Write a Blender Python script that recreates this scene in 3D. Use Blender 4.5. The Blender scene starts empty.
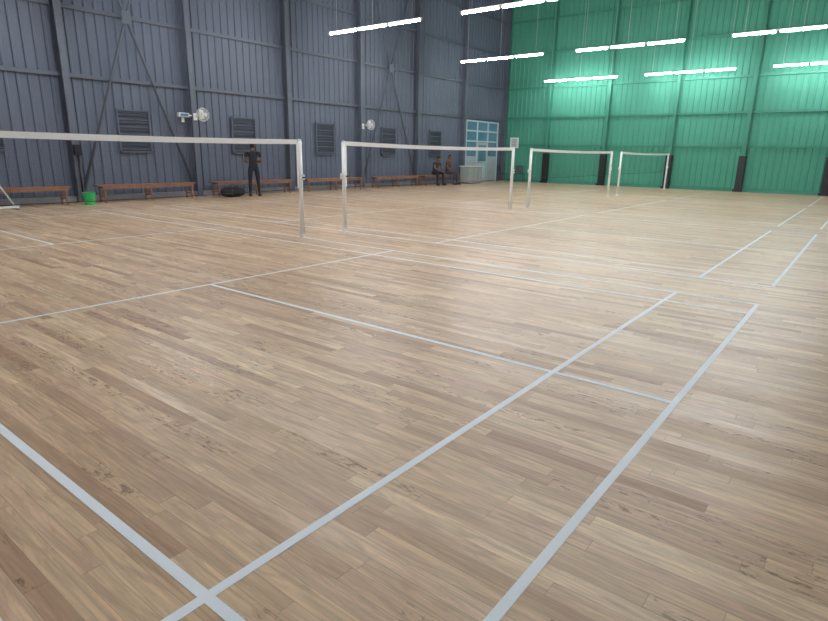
import bpy, bmesh, math, random
from mathutils import Vector, Matrix
random.seed(4)
S=bpy.context.scene
COL=bpy.context.collection
try:
    S.view_settings.view_transform='Standard'
except Exception: pass

# ---------------------------------------------------------------- materials
def mat(name,col,rough=.5,metal=0,spec=.5,var=0.0,scale=8,bump=0):
    m=bpy.data.materials.new(name);m.use_nodes=True;nt=m.node_tree;b=nt.nodes['Principled BSDF']
    b.inputs['Roughness'].default_value=rough;b.inputs['Metallic'].default_value=metal
    b.inputs['Specular IOR Level'].default_value=spec
    c=(*col,1)
    b.inputs['Base Color'].default_value=c
    if var>0:
        tc=nt.nodes.new('ShaderNodeTexCoord');n=nt.nodes.new('ShaderNodeTexNoise');n.inputs['Scale'].default_value=scale
        n.inputs['Detail'].default_value=4
        r=nt.nodes.new('ShaderNodeValToRGB')
        r.color_ramp.elements[0].position=.3;r.color_ramp.elements[1].position=.7
        r.color_ramp.elements[0].color=tuple(x*(1-var) for x in col)+(1,)
        r.color_ramp.elements[1].color=tuple(min(1,x*(1+var)) for x in col)+(1,)
        nt.links.new(tc.outputs['Object'],n.inputs['Vector']);nt.links.new(n.outputs['Fac'],r.inputs['Fac'])
        nt.links.new(r.outputs['Color'],b.inputs['Base Color'])
        if bump:
            bp=nt.nodes.new('ShaderNodeBump');bp.inputs['Strength'].default_value=bump
            nt.links.new(n.outputs['Fac'],bp.inputs['Height']);nt.links.new(bp.outputs['Normal'],b.inputs['Normal'])
    return m
def emis(name,col,st):
    m=bpy.data.materials.new(name);m.use_nodes=True;nt=m.node_tree
    b=nt.nodes['Principled BSDF'];b.inputs['Base Color'].default_value=(.8,.8,.8,1)
    b.inputs['Emission Color'].default_value=(*col,1);b.inputs['Emission Strength'].default_value=st
    return m

def floor_mat():
    m=bpy.data.materials.new('wood_plank_floor');m.use_nodes=True;nt=m.node_tree;L=nt.links
    b=nt.nodes['Principled BSDF']
    def math_(op,a,bb=None,c=None):
        n=nt.nodes.new('ShaderNodeMath');n.operation=op
        for i,v in enumerate((a,bb,c)):
            if v is None: continue
            if isinstance(v,(int,float)): n.inputs[i].default_value=v
            else: L.new(v,n.inputs[i])
        return n.outputs[0]
    tc=nt.nodes.new('ShaderNodeTexCoord');sx=nt.nodes.new('ShaderNodeSeparateXYZ');L.new(tc.outputs['Object'],sx.inputs[0])
    X,Y=sx.outputs[0],sx.outputs[1]
    W=.075
    rx=math_('DIVIDE',X,W);row=math_('FLOOR',rx)
    wn=nt.nodes.new('ShaderNodeTexWhiteNoise');wn.noise_dimensions='1D';L.new(row,wn.inputs['W'])
    ln=math_('MULTIPLY_ADD',wn.outputs['Value'],.6,.7)
    yo=math_('MULTIPLY_ADD',wn.outputs['Value'],37.3,Y)
    ry=math_('DIVIDE',yo,ln);cell=math_('FLOOR',ry)
    cv=nt.nodes.new('ShaderNodeCombineXYZ');L.new(row,cv.inputs[0]);L.new(cell,cv.inputs[1])
    w2=nt.nodes.new('ShaderNodeTexWhiteNoise');w2.noise_dimensions='3D';L.new(cv.outputs[0],w2.inputs['Vector'])
    ramp=nt.nodes.new('ShaderNodeValToRGB');cr=ramp.color_ramp
    cols=[(0,(.50,.31,.19)),(.12,(.60,.405,.25)),(.4,(.70,.495,.305)),(.65,(.79,.58,.365)),(.85,(.70,.475,.315)),(1,(.86,.665,.43))]
    cr.elements[0].position=0;cr.elements[0].color=(*cols[0][1],1);cr.elements[1].position=1;cr.elements[1].color=(*cols[-1][1],1)
    for p,c in cols[1:-1]:
        e=cr.elements.new(p);e.color=(*c,1)
    L.new(w2.outputs['Value'],ramp.inputs['Fac'])
    gx=math_('MULTIPLY_ADD',w2.outputs['Value'],50,math_('MULTIPLY',X,50))
    gy=math_('MULTIPLY_ADD',w2.outputs['Value'],31,math_('MULTIPLY',Y,2.4))
    gv=nt.nodes.new('ShaderNodeCombineXYZ');L.new(gx,gv.inputs[0]);L.new(gy,gv.inputs[1])
    g=nt.nodes.new('ShaderNodeTexNoise');g.inputs['Scale'].default_value=1;g.inputs['Detail'].default_value=7;g.inputs['Distortion'].default_value=1.2
    L.new(gv.outputs[0],g.inputs['Vector'])
    gr=nt.nodes.new('ShaderNodeMapRange');gr.inputs['From Min'].default_value=.3;gr.inputs['From Max'].default_value=.7
    gr.inputs['To Min'].default_value=.74;gr.inputs['To Max'].default_value=1.14;L.new(g.outputs['Fac'],gr.inputs['Value'])
    mx=nt.nodes.new('ShaderNodeVectorMath');mx.operation='SCALE';L.new(ramp.outputs['Color'],mx.inputs[0]);L.new(gr.outputs[0],mx.inputs['Scale'])
    kx=math_('MULTIPLY_ADD',w2.outputs['Value'],17,math_('MULTIPLY',X,14))
    ky=math_('MULTIPLY_ADD',w2.outputs['Value'],23,math_('MULTIPLY',Y,2.4))
    kv=nt.nodes.new('ShaderNodeCombineXYZ');L.new(kx,kv.inputs[0]);L.new(ky,kv.inputs[1])
    k=nt.nodes.new('ShaderNodeTexNoise');k.inputs['Scale'].default_value=1;k.inputs['Detail'].default_value=8;k.inputs['Roughness'].default_value=.65;k.inputs['Distortion'].default_value=1.5
    L.new(kv.outputs[0],k.inputs['Vector'])
    sc=nt.nodes.new('ShaderNodeSeparateColor');L.new(w2.outputs['Color'],sc.inputs[0])
    hr=nt.nodes.new('ShaderNodeMapRange');hr.inputs['From Min'].default_value=.47;hr.inputs['From Max'].default_value=.61;L.new(k.outputs['Fac'],hr.inputs['Value'])
    hf=math_('MULTIPLY',hr.outputs[0],.42)
    mh=nt.nodes.new('ShaderNodeMix');mh.data_type='RGBA';L.new(hf,mh.inputs['Factor']);L.new(mx.outputs[0],mh.inputs['A']);mh.inputs['B'].default_value=(.44,.27,.185,1)
    # knots / dark figure : warped, sparse, in a minority of boards
    k2v=nt.nodes.new('ShaderNodeCombineXYZ');L.new(math_('MULTIPLY_ADD',sc.outputs[0],41,math_('MULTIPLY',X,20)),k2v.inputs[0]);L.new(math_('MULTIPLY_ADD',sc.outputs[2],29,math_('MULTIPLY',Y,5)),k2v.inputs[1])
    k2=nt.nodes.new('ShaderNodeTexNoise');k2.inputs['Scale'].default_value=1;k2.inputs['Detail'].default_value=5;k2.inputs['Roughness'].default_value=.7;k2.inputs['Distortion'].default_value=2.5
    L.new(k2v.outputs[0],k2.inputs['Vector'])
    kr=nt.nodes.new('ShaderNodeMapRange');kr.inputs['From Min'].default_value=.53;kr.inputs['From Max'].default_value=.63;L.new(k2.outputs['Fac'],kr.inputs['Value'])
    zn=nt.nodes.new('ShaderNodeTexNoise');zn.inputs['Scale'].default_value=.9;zn.inputs['Detail'].default_value=2;L.new(tc.outputs['Object'],zn.inputs['Vector'])
    thr=math_('MULTIPLY_ADD',zn.outputs['Fac'],-1.2,1.34)
    sel=math_('GREATER_THAN',sc.outputs[1],thr)
    kf=math_('MULTIPLY',math_('MULTIPLY',kr.outputs[0],sel),.75)
    mk=nt.nodes.new('ShaderNodeMix');mk.data_type='RGBA';L.new(kf,mk.inputs['Factor']);L.new(mh.outputs['Result'],mk.inputs['A']);mk.inputs['B'].default_value=(.18,.098,.064,1)
    lw=nt.nodes.new('ShaderNodeTexNoise');lw.inputs['Scale'].default_value=.7;lw.inputs['Detail'].default_value=3;L.new(tc.outputs['Object'],lw.inputs['Vector'])
    lr=nt.nodes.new('ShaderNodeMapRange');lr.inputs['From Min'].default_value=.3;lr.inputs['From Max'].default_value=.7;lr.inputs['To Min'].default_value=.93;lr.inputs['To Max'].default_value=1.04;L.new(lw.outputs['Fac'],lr.inputs['Value'])
    fx=math_('FRACT',rx);fy=math_('FRACT',ry)
    ex=math_('MINIMUM',fx,math_('SUBTRACT',1,fx));ey=math_('MINIMUM',fy,math_('SUBTRACT',1,fy))
    sxm=math_('LESS_THAN',ex,.018);sym=math_('LESS_THAN',ey,.002)
    seam=math_('MAXIMUM',sxm,sym)
    sf=math_('MULTIPLY_ADD',seam,-.25,1)
    tot=math_('MULTIPLY',sf,lr.outputs[0])
    m2=nt.nodes.new('ShaderNodeVectorMath');m2.operation='SCALE';L.new(mk.outputs['Result'],m2.inputs[0]);L.new(tot,m2.inputs['Scale'])
    L.new(m2.outputs[0],b.inputs['Base Color'])
    rr=nt.nodes.new('ShaderNodeMapRange');rr.inputs['To Min'].default_value=.32;rr.inputs['To Max'].default_value=.45;L.new(sc.outputs[2],rr.inputs['Value'])
    L.new(rr.outputs[0],b.inputs['Roughness'])
    b.inputs['Specular IOR Level'].default_value=.35
    tilt=math_('MULTIPLY',math_('MULTIPLY',math_('SUBTRACT',sc.outputs[2],.5),math_('SUBTRACT',fx,.5)),2.0)
    ht=math_('ADD',tilt,math_('MULTIPLY',g.outputs['Fac'],.25))
    ht=math_('SUBTRACT',ht,math_('MULTIPLY',seam,.35))
    bp=nt.nodes.new('ShaderNodeBump');bp.inputs['Strength'].default_value=.4;bp.inputs['Distance'].default_value=.0015
    L.new(ht,bp.inputs['Height']);L.new(bp.outputs['Normal'],b.inputs['Normal'])
    return m

def net_mat():
    m=bpy.data.materials.new('net_mesh_cord');m.use_nodes=True;nt=m.node_tree;L=nt.links
    b=nt.nodes['Principled BSDF'];b.inputs['Base Color'].default_value=(.035,.035,.04,1);b.inputs['Roughness'].default_value=.8
    tc=nt.nodes.new('ShaderNodeTexCoord');s=nt.nodes.new('ShaderNodeSeparateXYZ');L.new(tc.outputs['Object'],s.inputs[0])
    outs=[]
    for ax in (0,2):
        n=nt.nodes.new('ShaderNodeMath');n.operation='DIVIDE';L.new(s.outputs[ax],n.inputs[0]);n.inputs[1].default_value=.02
        f=nt.nodes.new('ShaderNodeMath');f.operation='FRACT';L.new(n.outputs[0],f.inputs[0])
        l=nt.nodes.new('ShaderNodeMath');l.operation='LESS_THAN';L.new(f.outputs[0],l.inputs[0]);l.inputs[1].default_value=.06
        outs.append(l.outputs[0])
    mx=nt.nodes.new('ShaderNodeMath');mx.operation='MAXIMUM';L.new(outs[0],mx.inputs[0]);L.new(outs[1],mx.inputs[1])
    L.new(mx.outputs[0],b.inputs['Alpha'])
    return m

M_floor=floor_mat()
M_line=mat('court_line_paint',(.86,.91,.93),.55,var=.03,scale=3)
M_grey=mat('grey_blue_sheet',(.14,.168,.232),.55,var=.08,scale=.6)
M_greysteel=mat('grey_blue_steel',(.128,.149,.195),.5,var=.06,scale=2)
M_green=mat('green_sheet',(.09,.355,.25),.75,spec=.3,var=.06,scale=.5)
M_greensteel=mat('green_steel',(.052,.275,.19),.6,var=.06,scale=2)
M_roof=mat('roof_sheet',(.3,.34,.36),.6,var=.05,scale=.5)
M_kerb=mat('kerb_concrete',(.36,.37,.39),.8,var=.1,scale=5)
M_black=mat('black_pad_vinyl',(.012,.014,.016),.45,var=.1,scale=5)
M_white=mat('white_powdercoat',(.88,.90,.88),.35,var=.03,scale=9)
M_tape=mat('net_white_tape',(.95,.96,.96),.7,var=.02,scale=20)
M_net=net_mat()
M_cord=mat('dark_cord',(.03,.03,.035),.8,var=.1,scale=20)
M_wood=mat('bench_wood',(.34,.16,.09),.5,var=.2,scale=6,bump=.1)
M_frame=mat('dark_steel_leg',(.05,.05,.055),.5,var=.1,scale=8)
M_louv=mat('louver_dark_grey',(.06,.073,.105),.5,var=.1,scale=8)
M_bucket=mat('green_plastic',(.04,.55,.16),.35,var=.05,scale=8)
M_bag=mat('bag_fabric',(.015,.016,.022),.85,var=.2,scale=15,bump=.2)
M_glass=mat('window_blue_glass',(.14,.31,.42),.15,var=.2,scale=1.2)
M_wframe=mat('blue_white_frame',(.55,.70,.78),.4,var=.05,scale=5)
M_door=mat('door_panel',(.50,.57,.60),.4,var=.06,scale=3)
M_cab=mat('counter_laminate',(.42,.46,.46),.4,var=.05,scale=4)
M_skin=mat('skin',(.22,.115,.07),.55,var=.08,scale=12)
M_hair=mat('hair_black',(.012,.01,.009),.6,var=.2,scale=40)
M_shirt=mat('shirt_charcoal',(.022,.024,.032),.85,var=.2,scale=14)
M_trouser=mat('trouser_navy',(.018,.02,.035),.85,var=.2,scale=14)
M_shirt2=mat('shirt_dark_grey',(.05,.05,.06),.85,var=.2,scale=14)
M_shirt3=mat('shirt_maroon',(.12,.035,.035),.85,var=.2,scale=14)
M_jeans=mat('jeans_blue',(.05,.07,.12),.85,var=.2,scale=14)
M_shoe=mat('shoe_dark',(.03,.03,.03),.5,var=.1,scale=20)
M_eye=mat('eye_white',(.7,.68,.65),.3,var=.02)
M_chair=mat('dark_chair_plastic',(.03,.035,.045),.45,var=.1)
M_tube=emis('led_tube',(.95,.975,1.0),142)
M_tube2=emis('led_tube_dimmer',(.95,.975,1.0),78)
M_paper=mat('notice_paper',(.75,.76,.74),.7,var=.05,scale=10)
M_ink=mat('notice_ink',(.08,.10,.2),.7,var=.05,scale=10)

# ---------------------------------------------------------------- mesh helpers
class B:
    def __init__(s,mats):
        s.bm=bmesh.new();s.mats=mats
    def _m(s,faces,m):
        for f in faces: f.material_index=m
    def box(s,a,b,m=0,rot=None,bev=0):
        a=Vector(a);b=Vector(b);c=(a+b)/2;d=b-a
        r=bmesh.ops.create_cube(s.bm,size=1);vs=r['verts']
        for v in vs: v.co=Vector((v.co.x*d.x,v.co.y*d.y,v.co.z*d.z))
        fs=set(f for v in vs for f in v.link_faces)
        if bev>0:
            es=list(set(e for v in vs for e in v.link_edges))
            rr=bmesh.ops.bevel(s.bm,geom=es,offset=bev,segments=2,affect='EDGES',profile=.6)
            vs=list(set(rr['verts'])|set(v for f in rr['faces'] for v in f.verts)|set(v for v in vs if v.is_valid))
            fs=set(f for v in vs for f in v.link_faces)
        for v in vs:
            if rot is not None: v.co=rot@v.co
            v.co+=c
        s._m(fs,m);return vs
    def cyl(s,p,q,r,r2=None,m=0,seg=16,cap=True):
        p=Vector(p);q=Vector(q);d=q-p;r2=r if r2 is None else r2
        rr=bmesh.ops.create_cone(s.bm,cap_ends=cap,cap_tris=False,segments=seg,radius1=r,radius2=r2,depth=d.length)
        mt=Matrix.Translation((p+q)/2)@d.to_track_quat('Z','Y').to_matrix().to_4x4()
        for v in rr['verts']: v.co=mt@v.co
        fs=set(f for v in rr['verts'] for f in v.link_faces);s._m(fs,m)
        for f in fs:
            if len(f.verts)==4: f.smooth=True
        return rr['verts']
    def sph(s,c,r,m=0,sc=(1,1,1),u=16,v=10,mt=None):
        rr=bmesh.ops.create_uvsphere(s.bm,u_segments=u,v_segments=v,radius=r)
        for w in rr['verts']:
            w.co=Vector((w.co.x*sc[0],w.co.y*sc[1],w.co.z*sc[2]))
            if mt is not None: w.co=mt@w.co
            w.co+=Vector(c)
        fs=set(f for w in rr['verts'] for f in w.link_faces);s._m(fs,m)
        for f in fs:f.smooth=True
        return rr['verts']
    def torus(s,c,R,r,ax='Y',m=0,n=32,k=6):
        vs=[]
        for i in range(n):
            a=2*math.pi*i/n;ring=[]
            for j in range(k):
                t=2*math.pi*j/k;rad=R+r*math.cos(t);h=r*math.sin(t)
                x,z=rad*math.cos(a),rad*math.sin(a)
                co={'Y':(x,h,z),'Z':(x,z,h),'X':(h,x,z)}[ax]
                ring.append(s.bm.verts.new(Vector(c)+Vector(co)))
            vs.append(ring)
        for i in range(n):
            for j in range(k):
                f=s.bm.faces.new((vs[i][j],vs[(i+1)%n][j],vs[(i+1)%n][(j+1)%k],vs[i][(j+1)%k]));f.material_index=m;f.smooth=True
    def quad(s,pts,m=0):
        f=s.bm.faces.new([s.bm.verts.new(p) for p in pts]);f.material_index=m
    def done(s,name,loc=(0,0,0),parent=None,rotz=0):
        bmesh.ops.recalc_face_normals(s.bm,faces=s.bm.faces)
        me=bpy.data.meshes.new(name);s.bm.to_mesh(me);s.bm.free()
        for m in s.mats: me.materials.append(m)
        o=bpy.data.objects.new(name,me);COL.objects.link(o);o.location=loc;o.rotation_euler[2]=rotz
        if parent: o.parent=parent
        return o
def empty(name,loc=(0,0,0),rotz=0):
    o=bpy.data.objects.new(name,None);COL.objects.link(o);o.location=loc;o.rotation_euler[2]=rotz;o.empty_display_size=.1;return o

# ---------------------------------------------------------------- dimensions
XW,XE,YS,YN,H=-3.0,29.0,-3.0,16.5,9.6
GAP=.9973;X0=.33;Y0=.6685;CW=6.1;CL=13.4
COURT=[X0+i*(CW+GAP) for i in range(4)]
YNET=Y0+CL/2

b=B([M_floor]);b.box((XW-.1,YS-.1,-.1),(XE+.1,YN+.1,0));b.done('floor')
b=B([M_roof]);b.box((XW-.1,YS-.1,H),(XE+.1,YN+.1,H+.1))
for i in range(9):
    x=XW+i*4; b.box((x-.08,YS,H-.3),(x+.08,YN,H))
b.done('ceiling')

def corrugated(name,axis,fixed,a0,a1,inward,material):
    b=B([material]);bm=b.bm;pitch=.25;prof=[(0,0),(.165,0),(.185,.032),(.23,.032)]
    pts=[];t=a0
    while t<a1:
        for u,w in prof:
            if t+u<=a1: pts.append((t+u,w))
        t+=pitch
    pts.append((a1,0))
    lo=[];hi=[];
    for (u,w) in pts:
        c=fixed+inward*w
        p=(u,c) if axis=='x' else (c,u)
        lo.append(bm.verts.new((p[0],p[1],0)));hi.append(bm.verts.new((p[0],p[1],H)))
    for i in range(len(pts)-1): bm.faces.new((lo[i],lo[i+1],hi[i+1],hi[i]))
    e=fixed-inward*.05
    def P(u,z): return (u,e,z) if axis=='x' else (e,u,z)
    b.quad([P(a0,0),P(a1,0),P(a1,H),P(a0,H)])
    return b.done(name)
corrugated('wall_north','x',YN,XW,XE,-1,M_grey)
corrugated('wall_east','y',XE,YS,YN,-1,M_green)
corrugated('wall_south','x',YS,XW,XE,1,M_grey)
corrugated('wall_west','y',XW,YS,YN,1,M_grey)

b=B([M_kerb]);b.box((XW,YN-.12,0),(24.9,YN-.035,.16));b.done('baseboard_north')
b=B([M_greensteel]);b.box((XE-.10,YS,0),(XE-.035,YN-.2,.14));b.done('baseboard_east')

cols=[2.9,6.7,10.15,13.8,17.45,21.1,24.8]
def hcol(b,x,y0,y1,w,z0,z1,m=0):
    b.box((x-w,y0,z0),(x+w,y0+.02,z1),m);b.box((x-w,y1-.02,z0),(x+w,y1,z1),m);b.box((x-.012,y0+.02,z0),(x+.012,y1-.02,z1),m)
for i,x in enumerate(cols+[28.75]):
    b=B([M_greysteel,M_kerb,M_black]);hcol(b,x,YN-.27,YN-.05,.085,.02,H-.32)
    b.box((x-.14,YN-.31,0),(x+.14,YN-.13,.02),1)
    if i==1:
        b.box((x-.07,YN-.37,1.2),(x+.10,YN-.272,1.46),2,bev=.01);b.cyl((x+.02,YN-.30,.02),(x+.02,YN-.30,1.2),.022,m=2,seg=10)
    b.done('steel_column')
b=B([M_greysteel])
for z in (3.15,4.75,6.4,8.0):
    b.box((XW,YN-.10,z-.05),(XE,YN-.045,z+.05))
b.done('trim_1')
for xa,xb in ((cols[1]+.13,cols[2]-.13),(cols[4]+.13,cols[5]-.13)):
    b=B([M_greysteel])
    for p,q,dy in (((xa,.35),(xb,9.1),0),((xb,.35),(xa,9.1),.0)):
        b.cyl((p[0],YN-.15,p[1]),(q[0],YN-.15,q[1]),.036,seg=10)
    for (x,z) in ((xa,.35),(xb,.35),(xa,9.1),(xb,9.1)): b.box((x-.04,YN-.155,z-.14),(x+.04,YN-.145,z+.14))
    b.box(((xa+xb)/2-.13,YN-.192,4.725-.16),((xa+xb)/2+.13,YN-.182,4.725+.16))
    b.done('cross_brace')

gcols=[13.75,10.7,7.6,4.6,1.5,-1.5]
for y in gcols:
    b=B([M_greensteel,M_black])
    x0,x1=XE-.25,XE-.05
    b.box((x0,y-.07,.02),(x0+.02,y+.07,H-.32));b.box((x1-.02,y-.07,.02),(x1,y+.07,H-.32));b.box((x0+.02,y-.012,.02),(x1-.02,y+.012,H-.32))
    for (a,c) in (((x0-.07,y-.14,.0),(x0-.002,y+.14,1.5)),((x0,y-.14,0),(x1-.01,y-.075,1.5)),((x0,y+.075,0),(x1-.01,y+.14,1.5))):
        b.box(a,c,1,bev=.015)
    b.box((x0-.11,y-.19,0),(x0-.071,y+.19,.10),1)
    b.done('green_steel_column')
b=B([M_greensteel])
for z in (1.9,3.3,4.75,6.4,8.0):
    b.box((XE-.10,YS,z-.045),(XE-.045,YN-.3,z+.045))
b.done('trim_2')

for x in (4.75,8.38,12.0,15.6,19.25,22.6):
    b=B([M_louv,M_greysteel]);w,z0,z1=.46,1.28,2.42;y=YN-.05
    b.box((x-w,y-.05,z0),(x-w+.04,y,z1),1);b.box((x+w-.04,y-.05,z0),(x+w,y,z1),1)
    b.box((x-w,y-.05,z0),(x+w,y,z0+.04),1);b.box((x-w,y-.05,z1-.04),(x+w,y,z1),1)
    b.box((x-w+.04,y-.008,z0+.04),(x+w-.04,y,z1-.04),0)
    n=11
    for i in range(n):
        z=z0+.09+i*(z1-z0-.16)/(n-1)
        b.box((x-w+.04,y-.045,z-.004),(x+w-.04,y-.005,z+.004),0 if i%2 else 1,rot=Matrix.Rotation(math.radians(38),3,'X'))
    b.done('louver_vent')

def bench(x0,x1,y=15.95):
    b=B([M_wood,M_frame]);h=.45;L=x1-x0
    for k in range(3):
        yy=y-.17+k*.12
        b.box((x0,yy,h-.035),(x1,yy+.105,h),0,bev=.006)
    n=max(2,int(L/1.1)+1)
    for i in range(n):
        x=x0+.15+(L-.3)*i/(n-1)
        for yy in (y-.15,y+.15): b.box((x-.02,yy-.02,0),(x+.02,yy+.02,h-.035),0)
        b.box((x-.02,y-.15,h-.075),(x+.02,y+.15,h-.037),1);b.box((x-.015,y-.14,.14),(x+.015,y+.14,.17),0)
    b.box((x0+.1,y-.165,h-.10),(x1-.1,y-.145,h-.04),0)
    return b.done('wooden_bench')
for a,c in ((3.1,6.3),(6.95,9.75),(10.35,13.45),(14.0,17.0),(17.7,20.6),(20.95,23.9)): bench(a,c)

def fan(x,z):
    e=empty('wall_fan',(x,YN-.27,z))
    b=B([M_white,M_frame])
    b.box((-.06,-.03,-.10),(.06,0,.10),0,bev=.01)
    b.cyl((0,-.03,0),(0,-.22,.05),.018,m=0,seg=10);b.cyl((0,-.20,.05),(0,-.36,.05),.06,.05,m=0)
    b.done('bracket_and_motor',parent=e)
    b=B([M_white,M_white])
    for R,yy in ((.19,-.42),(.178,-.37),(.178,-.47),(.11,-.36),(.11,-.485),(.05,-.49)): b.torus((0,yy,.05),R,.005,'Y',k=5)
    for i in range(24):
        a=i*math.tau/24;c,s=math.cos(a),math.sin(a)
        pts=[(.045,-.49),(.11,-.485),(.178,-.47),(.19,-.42),(.178,-.37),(.11,-.36),(.05,-.355)]
        for (r1,y1),(r2,y2) in zip(pts,pts[1:]): b.cyl((r1*c,y1,.05+r1*s),(r2*c,y2,.05+r2*s),.0025,seg=4)
    b.done('cage',parent=e)
    b=B([M_white]);b.cyl((0,-.45,.05),(0,-.37,.05),.038)
    for i in range(3):
        a=i*math.tau/3
        vs=b.sph((0,0,0),1,sc=(.07,.007,.062))
        for v in vs: v.co=Matrix.Rotation(a,3,'Y')@(Matrix.Rotation(math.radians(28),3,'Z')@v.co+Vector((.095,0,0)))+Vector((0,-.42,.05))
    b.done('blades',parent=e)
    return e
fan(10.15,2.33);fan(17.45,2.38)
b=B([M_white,M_glass]);b.box((-.32,-.10,-.06),(.0,0,.06),0,bev=.012);b.box((-.28,-.112,-.04),(-.04,-.099,.04),1)
b.cyl((-.16,0,-.06),(-.16,-.02,-.18),.008);b.box((-.2,-.012,-.2),(-.12,.012,-.05));b.box((-.02,-.02,-.02),(.125,.0,.02))
b.done('emergency_lamp',loc=(9.93,YN-.24,2.36))

def fixture(x,y0,z=5.0,mt=None):
    e=empty('linear_tube_light',(x,y0,z));L=3.7
    b=B([M_white]);b.box((-.03,0,.03),(.03,L,.06));
    for yy in (.35,L/2,L-.35): b.cyl((0,yy,.06),(0,yy,H-z),.003,seg=6)
    b.done('channel_and_hangers',parent=e)
    b=B([mt or M_tube,M_white])
    for i in range(3):
        a=.02+i*1.235;b.cyl((0,a+.04,0),(0,a+1.15,0),.033,m=0,seg=8)
        b.cyl((0,a,0),(0,a+.04,0),.034,m=1,seg=8);b.cyl((0,a+1.15,0),(0,a+1.19,0),.034,m=1,seg=8)
    b.done('tubes',parent=e)
for x,mt in ((0,M_tube2),(7.0,None)): 
    for y0 in (10.8,5.7,.7): fixture(x,y0,5.0,mt)
for x,ys,z,mt in ((14.0,(10.75,5.75,.75),5.0,None),(21.0,(10.4,5.5,.5),5.0,None),(27.95,(10.05,5.2,.25),4.93,M_tube2)):
    for y0 in ys: fixture(x,y0,z,mt)

for cx in COURT:
    b=B([M_line]);w=.04;z=.0015
    def ln(xa,ya,xb,yb): b.quad([(xa,ya,z),(xb,ya,z),(xb,yb,z),(xa,yb,z)])
    xs=[0,.46,CW-.46-w,CW-w]
    ys=sorted([0,.76,CL/2-1.98-w,CL/2+1.98,CL-.76-w,CL-w])
    for x in xs: ln(x,0,x+w,CL)
    segs=[(xs[0]+w,xs[1]),(xs[1]+w,xs[2]),(xs[2]+w,xs[3])]
    for y in ys:
        for a,c in segs: ln(a,y,c,y+w)
    m=CW/2-w/2
    for ya,yb in ((0+w,.76),(.76+w,ys[2]),(ys[3]+w,ys[4]),(ys[4]+w,ys[5])): ln(m,ya,m+w,yb)
    b.done('badminton_court_lines',loc=(cx,Y0,0))

def net(cx):
    e=empty('badminton_net',(cx,YNET,0));
    for s,px in (('left',0-.0),('right',CW)):
        b=B([M_white,M_frame])
        b.cyl((px,0,0),(px,0,1.55),.036,m=0,seg=20)
        b.cyl((px,0,0),(px,0,.008),.058,m=0,seg=24);b.cyl((px,0,.008),(px,0,.05),.042,m=0,seg=20)
        b.cyl((px,0,1.55),(px,0,1.575),.039,.02,m=0,seg=20)
        b.torus((px,0,1.50),.038,.005,'Z',m=0,n=16);b.torus((px,0,.80),.038,.005,'Z',m=0,n=16)
        sg=1 if px==0 else -1
        b.box((px-.05 if sg>0 else px+.01,-.05,.93),(px-.01 if sg>0 else px+.05,.05,1.02),0,bev=.008)
        b.cyl((px,-.05,.975),(px,-.10,.975),.012,m=1,seg=8)
        b.done('post_'+s,parent=e)
    n=24;b=B([M_net,M_tape,M_cord])
    def sag(t): return 1.53-.028*4*t*(1-t)
    xa,xb=.05,CW-.05
    for i in range(n):
        t0,t1=i/n,(i+1)/n;x0=xa+(xb-xa)*t0;x1=xa+(xb-xa)*t1;a,c=sag(t0),sag(t1)
        b.quad([(x0,0,a-.74),(x1,0,c-.74),(x1,0,c-.034),(x0,0,a-.034)],0)
        for dy in (-.004,.004): b.quad([(x0,dy,a-.036),(x1,dy,c-.036),(x1,dy,c+.036),(x0,dy,a+.036)],1)
        b.quad([(x0,-.004,a+.036),(x1,-.004,c+.036),(x1,.004,c+.036),(x0,.004,a+.036)],1)
        b.cyl((x0,0,a-.74),(x1,0,c-.74),.005,m=2,seg=6)
    for x in (xa,xb): b.box((x-.02,-.003,.79),(x+.02,.003,1.50),1)
    for z in (1.53,.79):
        b.cyl((0,0,z),(xa,0,z),.005,m=2,seg=6);b.cyl((xb,0,z),(CW,0,z),.005,m=2,seg=6)
    b.done('net_mesh_and_tape',parent=e)
for cx in COURT: net(cx)

b=B([M_bucket,M_white])
b.cyl((0,0,0),(0,0,.30),.11,.155,m=0,seg=28,cap=False);b.cyl((0,0,.0),(0,0,.012),.11,m=0,seg=28)
b.cyl((0,0,.02),(0,0,.298),.103,.148,m=0,seg=28,cap=False);b.torus((0,0,.30),.154,.008,'Z',m=0)
for i in range(12):
    a=math.pi*i/12;c=math.pi*(i+1)/12
    b.cyl((.158*math.cos(a),-.10*math.sin(a),.29-.06*math.sin(a)),(.158*math.cos(c),-.10*math.sin(c),.29-.06*math.sin(c)),.004,m=1,seg=5)
b.done('plastic_bucket',loc=(6.56,15.5,0))

def bag(x,y,L=.62,r=.15,rz=0):
    b=B([M_bag,M_frame]);
    vs=b.sph((0,0,r*.85),1,sc=(L/2,r,r*.85),u=24,v=14)
    for v in vs:
        v.co.x=math.copysign(min(abs(v.co.x)*1.25,L/2),v.co.x)
    for sx in (-.13,.13):b.torus((sx,0,r*.85),r+.003,.009,'X',m=1,n=20)
    n=10
    for i in range(n):
        a=math.pi*i/n;c=math.pi*(i+1)/n
        b.cyl((.13*math.cos(a),0,r*1.7+.10*math.sin(a)),(.13*math.cos(c),0,r*1.7+.10*math.sin(c)),.009,m=1,seg=6)
    return b.done('duffel_bag',loc=(x,y,0),rotz=rz)
bag(10.75,15.45,.8,.17,.05)

b=B([M_white,M_frame])
b.box((-.85,-.03,.02),(.06,.03,.07),0,bev=.006)
for x in (-.78,-.02):
    b.box((x-.03,-.18,.0),(x+.03,.18,.02),1)
b.cyl((-.75,0,.07),(-.75,0,1.55),.028,seg=16);b.cyl((-.01,0,.06),(-.73,0,1.42),.022,seg=14);b.cyl((-.75,0,1.55),(-.75,0,1.58),.032,m=1,seg=16)
b.done('portable_post_stand',loc=(4.9,15.42,0))

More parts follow.
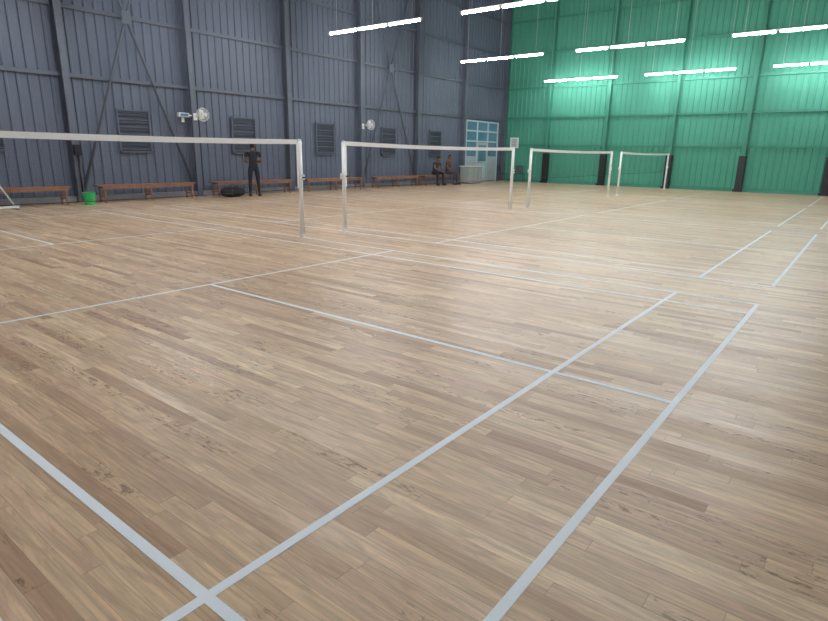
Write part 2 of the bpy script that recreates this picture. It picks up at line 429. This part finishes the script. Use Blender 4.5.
# glazed door unit
b=B([M_wframe,M_glass,M_door,M_frame])
xa,xb,y,zt=25.15,28.3,YN-.045,3.05;t=.075
def fr(x0,z0,x1,z1,m=0,d=.07): b.box((x0,y-d,z0),(x1,y,z1),m)
for x in (xa,xa+1.03,xa+2.07,xb-t): fr(x,0,x+t,zt)
for z in (zt-t,2.0,2.5): fr(xa+t,z,xb-t,z+t,0,.066)
fr(xa+t,.02,xb-t,zt-.02,1,.02)
fr(xa+1.12,.02,xa+2.05,1.98,2,.06);fr(xa+1.22,1.05,xa+1.95,1.85,1,.065);fr(xa+1.22,.15,xa+1.95,.92,0,.064)
b.cyl((xa+1.17,y-.06,1.0),(xa+1.17,y-.12,1.0),.012,m=3,seg=8);b.cyl((xa+1.17,y-.12,1.0),(xa+1.29,y-.12,1.0),.012,m=3,seg=8)
fr(xa+t,.02,xa+1.01,1.3,2,.05);fr(xa+2.15,.02,xb-t,1.3,2,.05)
b.done('door_1')

b=B([M_cab,M_white,M_frame])
b.box((-.6,-.25,.04),(.6,.25,.80),0,bev=.01);b.box((-.65,-.3,.80),(.65,.3,.84),1,bev=.008);b.box((-.55,-.22,0),(.55,.22,.04),2)
for x in (-.2,.2): b.box((x-.003,-.256,.08),(x+.003,-.249,.76),2)
for x in (-.4,0,.4): b.box((x-.05,-.268,.55),(x+.05,-.252,.565),2)
b.done('reception_counter',loc=(24.75,15.75,0))
def chair(x,y,rz,m):
    b=B([m,M_frame]);
    for sx in (-.2,.2):
        b.cyl((sx*1.1,-.22,0),(sx,-.18,.44),.014,m=1,seg=8);b.cyl((sx*1.1,.24,0),(sx,.19,.44),.014,m=1,seg=8);b.cyl((sx,.19,.44),(sx*.95,.25,.85),.014,m=1,seg=8)
    b.box((-.22,-.22,.43),(.22,.21,.46),0,bev=.012);b.box((-.21,.205,.55),(.21,.235,.86),0,rot=Matrix.Rotation(math.radians(-8),3,'X'),bev=.01)
    b.done('plastic_chair',loc=(x,y,0),rotz=rz)
chair(27.6,15.6,.2,M_chair);chair(28.2,14.9,-.9,M_chair)
b=B([M_white,M_paper,M_ink]);x=XE-.10
b.box((x-.03,15.45,1.75),(x,15.95,2.3),0);b.box((x-.034,15.5,1.8),(x-.03,15.9,2.25),1)
for i in range(5): b.box((x-.036,15.56,1.86+i*.08),(x-.034,15.84,1.88+i*.08),2)
b.done('notice_board')

# ---------------------------------------------------------------- people
def skin_mesh(verts,edges,root=0,sub=1):
    me=bpy.data.meshes.new('tmp');me.from_pydata([v[0] for v in verts],edges,[])
    o=bpy.data.objects.new('tmp',me);COL.objects.link(o)
    md=o.modifiers.new('s','SKIN');md.use_smooth_shade=True;md.branch_smoothing=.4
    sd=o.modifiers.new('u','SUBSURF');sd.levels=sub;sd.render_levels=sub
    for i,v in enumerate(verts):
        d=me.skin_vertices[0].data[i];r=v[1];d.radius=r if isinstance(r,tuple) else (r,r);d.use_root=(i==root)
    dg=bpy.context.evaluated_depsgraph_get();dg.update()
    me2=bpy.data.meshes.new_from_object(o.evaluated_get(dg))
    bpy.data.objects.remove(o);return me2
def seg_d(p,a,c):
    ab=c-a;t=max(0,min(1,(p-a).dot(ab)/max(1e-9,ab.dot(ab))));return (p-(a+ab*t)).length
def person(name,loc,rz,J,mats):
    root=empty(name,loc,rz)
    V=Vector;J={k:V(v) for k,v in J.items()}
    names=[];verts=[];edges=[]
    def add(n,p,r): names.append(n);verts.append((tuple(p),r));return len(verts)-1
    pel=add('pel',J['pel'],(.15,.115));
    wa=add('waist',J['pel'].lerp(J['chest'],.45),(.135,.10))
    ch=add('chest',J['chest'],(.165,.115))
    nb=add('nb',J['neck']-V((0,0,.03)),(.075,.065));nk=add('nk',J['neck'].lerp(J['head'],.45),(.052,.055));hd=add('hd0',J['neck'].lerp(J['head'],.75),.05)
    edges+=[(pel,wa),(wa,ch),(ch,nb),(nb,nk),(nk,hd)]
    parts=[('T',pel,wa),('T',wa,ch),('T',ch,nb),('K',nb,nk),('K',nk,hd)]
    for s in 'LR':
        sh=add('sh',J['sh'+s],.062);el=add('el',J['el'+s],.043);um=add('um',J['sh'+s].lerp(J['el'+s],.5),.05)
        wr=add('wr',J['wr'+s],.028);fm=add('fm',J['el'+s].lerp(J['wr'+s],.35),.04)
        edges+=[(ch,sh),(sh,um),(um,el),(el,fm),(fm,wr)]
        parts+=[('S',ch,sh),('S',sh,um),('K',um,el),('K',el,fm),('K',fm,wr)]
        hp=add('hp',J['hip'+s],.088);kn=add('kn',J['kn'+s],.058);th=add('th',J['hip'+s].lerp(J['kn'+s],.5),.076)
        an=add('an',J['an'+s],.038);ca=add('ca',J['kn'+s].lerp(J['an'+s],.35),.055)
        edges+=[(pel,hp),(hp,th),(th,kn),(kn,ca),(ca,an)]
        parts+=[('P',pel,hp),('P',hp,th),('P',th,kn),('P',kn,ca),('P',ca,an)]
    me=skin_mesh(verts,edges,0,2)
    for m in mats: me.materials.append(m)
    mp={'T':0,'S':0,'P':1,'K':2}
    pv=[V(v[0]) for v in verts]
    for f in me.polygons:
        c=V(f.center);best=min(parts,key=lambda q:seg_d(c,pv[q[1]],pv[q[2]]));k=mp[best[0]]
        if best[0]=='T' and seg_d(c,J['pel'],J['pel'])<.13: k=1
        f.material_index=k;f.use_smooth=True
    o=bpy.data.objects.new('body',me);COL.objects.link(o);o.parent=root
    b=B([M_shoe,M_skin])
    for s in 'LR':
        a=J['an'+s];fd=V(J['foot'+s])-a;fd.z=0;fd.normalize();ang=math.atan2(fd.x,-fd.y)
        R=Matrix.Rotation(ang,3,'Z')
        b.sph((a.x+fd.x*.07,a.y+fd.y*.07,.045),1,0,sc=(.048,.135,.045),mt=R,u=16,v=10)
        b.cyl((a.x,a.y,.03),(a.x,a.y,max(.09,a.z+.0)),.048,.043,m=0,seg=14)
        vs=b.box((-.046,-.13,0),(.046,.13,.022),0,bev=.008)
        for v in vs: v.co=R@v.co+V((a.x+fd.x*.07,a.y+fd.y*.07,0))
    b.done('shoes',parent=root)
    look=V(J['look']).normalized();fw=-look;up=V((0,0,1));xx=fw.cross(up).normalized();xx=-xx if xx.x<0 else xx;zz=xx.cross(fw)
    RM=Matrix((xx,fw,zz)).transposed()
    b=B([mats[2],M_hair,M_eye,M_shoe]);H0=J['head']
    def hp_(p): return RM@V(p)+H0
    vs=b.sph((0,0,0),1,0,u=24,v=18)
    for v in vs:
        x,y,z=v.co;w=.076*(1-.22*max(0,-z)**1.5);jaw=1-.12*max(0,-z)
        v.co=hp_(V((x*w,y*.095*jaw-.006*max(0,-z),z*.115)))
    vs=b.sph((0,0,0),1,1,u=24,v=18)
    for v in vs:
        x,y,z=v.co
        lim=.25 if y<0 else -.35
        q=V((x*.081,y*.10+.004,max(z,lim-.45*max(0,y))*.122))
        if y<-.35 and z<.45: q=V((x*.07,y*.085,max(z,.45)*.10))
        v.co=hp_(q)
    def blob(c,sc,m,u=10,v_=8):
        w=b.sph((0,0,0),1,m,u=u,v=v_)
        for v in w: v.co=hp_(V(c)+V((v.co.x*sc[0],v.co.y*sc[1],v.co.z*sc[2])))
    blob((0,-.098,-.018),(.012,.018,.022),0)
    for s in (-1,1):
        blob((s*.077,.008,-.005),(.010,.020,.032),0);blob((s*.031,-.083,.006),(.013,.010,.008),2);blob((s*.031,-.0915,.006),(.006,.004,.006),3)
        blob((s*.031,-.087,.024),(.018,.007,.004),1)
    blob((0,-.085,-.058),(.024,.010,.006),3)
    b.done('head',parent=root)
    for s in 'LR':
        wr=J['wr'+s];d=(wr-J['el'+s]).normalized();pn=V(J['palm'+s]).normalized();pn=(pn-d*pn.dot(d)).normalized();sd=d.cross(pn)
        if s=='L': sd=-sd
        vt=[(tuple(wr-d*.02),.026)];ed=[];vt.append((tuple(wr+d*.045),(.038,.017)));ed.append((0,1))
        vt.append((tuple(wr+d*.075),(.036,.015)));ed.append((1,2))
        me=skin_mesh(vt,ed,0,2);me.materials.append(mats[2])
        bm=bmesh.new();bm.from_mesh(me)
        for i,(o_,ln_) in enumerate(((-.030,.062),(-.010,.078),(.010,.083),(.030,.074))):
            base=wr+d*.075+sd*o_;curl=.5
            p1=base+(d+pn*curl*.3).normalized()*ln_*.42;p2=p1+(d+pn*curl).normalized()*ln_*.33;p3=p2+(d*.7+pn*curl*1.3).normalized()*ln_*.25
            m3=skin_mesh([(tuple(base-d*.02),.010),(tuple(p1),.0095),(tuple(p2),.0085),(tuple(p3),.007)],[(0,1),(1,2),(2,3)],0,1);bm.from_mesh(m3)
        t0=wr+d*.03+sd*.028;t1=t0+(d*.6+sd*.7).normalized()*.035;t2=t1+(d+sd*.2+pn*.3).normalized()*.03
        m3=skin_mesh([(tuple(t0-sd*.012),.013),(tuple(t1),.011),(tuple(t2),.008)],[(0,1),(1,2)],0,1);bm.from_mesh(m3)
        bm.to_mesh(me);bm.free()
        for f in me.polygons:f.use_smooth=True
        o=bpy.data.objects.new('hand_'+s,me);COL.objects.link(o);o.parent=root
    return root

stand=dict(pel=(0,0,.88),chest=(0,-.03,1.22),neck=(0,-.06,1.40),head=(0,-.11,1.52),look=(0,-1,-.45),
 shL=(.19,-.03,1.33),elL=(.25,-.02,1.06),wrL=(.12,-.22,1.02),shR=(-.19,-.03,1.33),elR=(-.25,-.02,1.06),wrR=(-.10,-.24,1.06),
 hipL=(.095,0,.83),knL=(.12,-.03,.47),anL=(.13,.03,.09),hipR=(-.095,0,.83),knR=(-.12,-.05,.47),anR=(-.14,.0,.09),
 footL=(.16,-.5,0),footR=(-.2,-.5,0),palmL=(0,0,1),palmR=(0,0,1))
person('standing_person',(11.45,15.3,0),math.radians(140),stand,[M_shirt,M_trouser,M_skin])
sit=dict(pel=(0,0,.56),chest=(0,-.14,.88),neck=(0,-.22,1.05),head=(0,-.29,1.17),look=(.1,-1,-.25),
 shL=(.19,-.17,.99),elL=(.22,-.30,.74),wrL=(.07,-.52,.66),shR=(-.19,-.17,.99),elR=(-.22,-.30,.74),wrR=(-.07,-.50,.68),
 hipL=(.10,-.02,.545),knL=(.16,-.43,.53),anL=(.15,-.45,.09),hipR=(-.10,-.02,.545),knR=(-.17,-.43,.53),anR=(-.16,-.40,.09),
 footL=(.2,-.8,0),footR=(-.25,-.8,0),palmL=(-.5,0,-1),palmR=(.5,0,-1))
person('seated_person',(21.9,15.95,0),math.radians(-10),sit,[M_shirt2,M_trouser,M_skin])
sit2=dict(sit);sit2.update(chest=(0,-.05,.92),neck=(0,-.08,1.10),head=(0,-.12,1.23),look=(-.4,-1,0),shL=(.19,-.06,1.03),shR=(-.19,-.06,1.03),elL=(.24,-.10,.76),elR=(-.24,-.10,.76),wrL=(.16,-.32,.64),wrR=(-.16,-.32,.64))
person('seated_person',(22.95,15.95,0),math.radians(15),sit2,[M_shirt3,M_jeans,M_skin])

# ---------------------------------------------------------------- world + camera
w=bpy.data.worlds.new('hall_world');S.world=w;w.use_nodes=True
w.node_tree.nodes['Background'].inputs[0].default_value=(.6,.75,.9,1);w.node_tree.nodes['Background'].inputs[1].default_value=.2
f0,yaw,pit,rol,h=574.43,.65943,.26663,-.01663,1.378
f=Vector((math.cos(yaw)*math.cos(pit),math.sin(yaw)*math.cos(pit),-math.sin(pit)))
r=Vector((math.sin(yaw),-math.cos(yaw),0));d=f.cross(r)
r2=r*math.cos(rol)+d*math.sin(rol);d2=-r*math.sin(rol)+d*math.cos(rol)
cam=bpy.data.cameras.new('camera');co=bpy.data.objects.new('camera',cam);COL.objects.link(co)
mw=Matrix((r2,-d2,-f)).transposed().to_4x4();mw.translation=Vector((0,0,h));co.matrix_world=mw
cam.sensor_width=36;cam.lens=f0/828*36;cam.clip_start=.05;cam.clip_end=200
S.camera=co
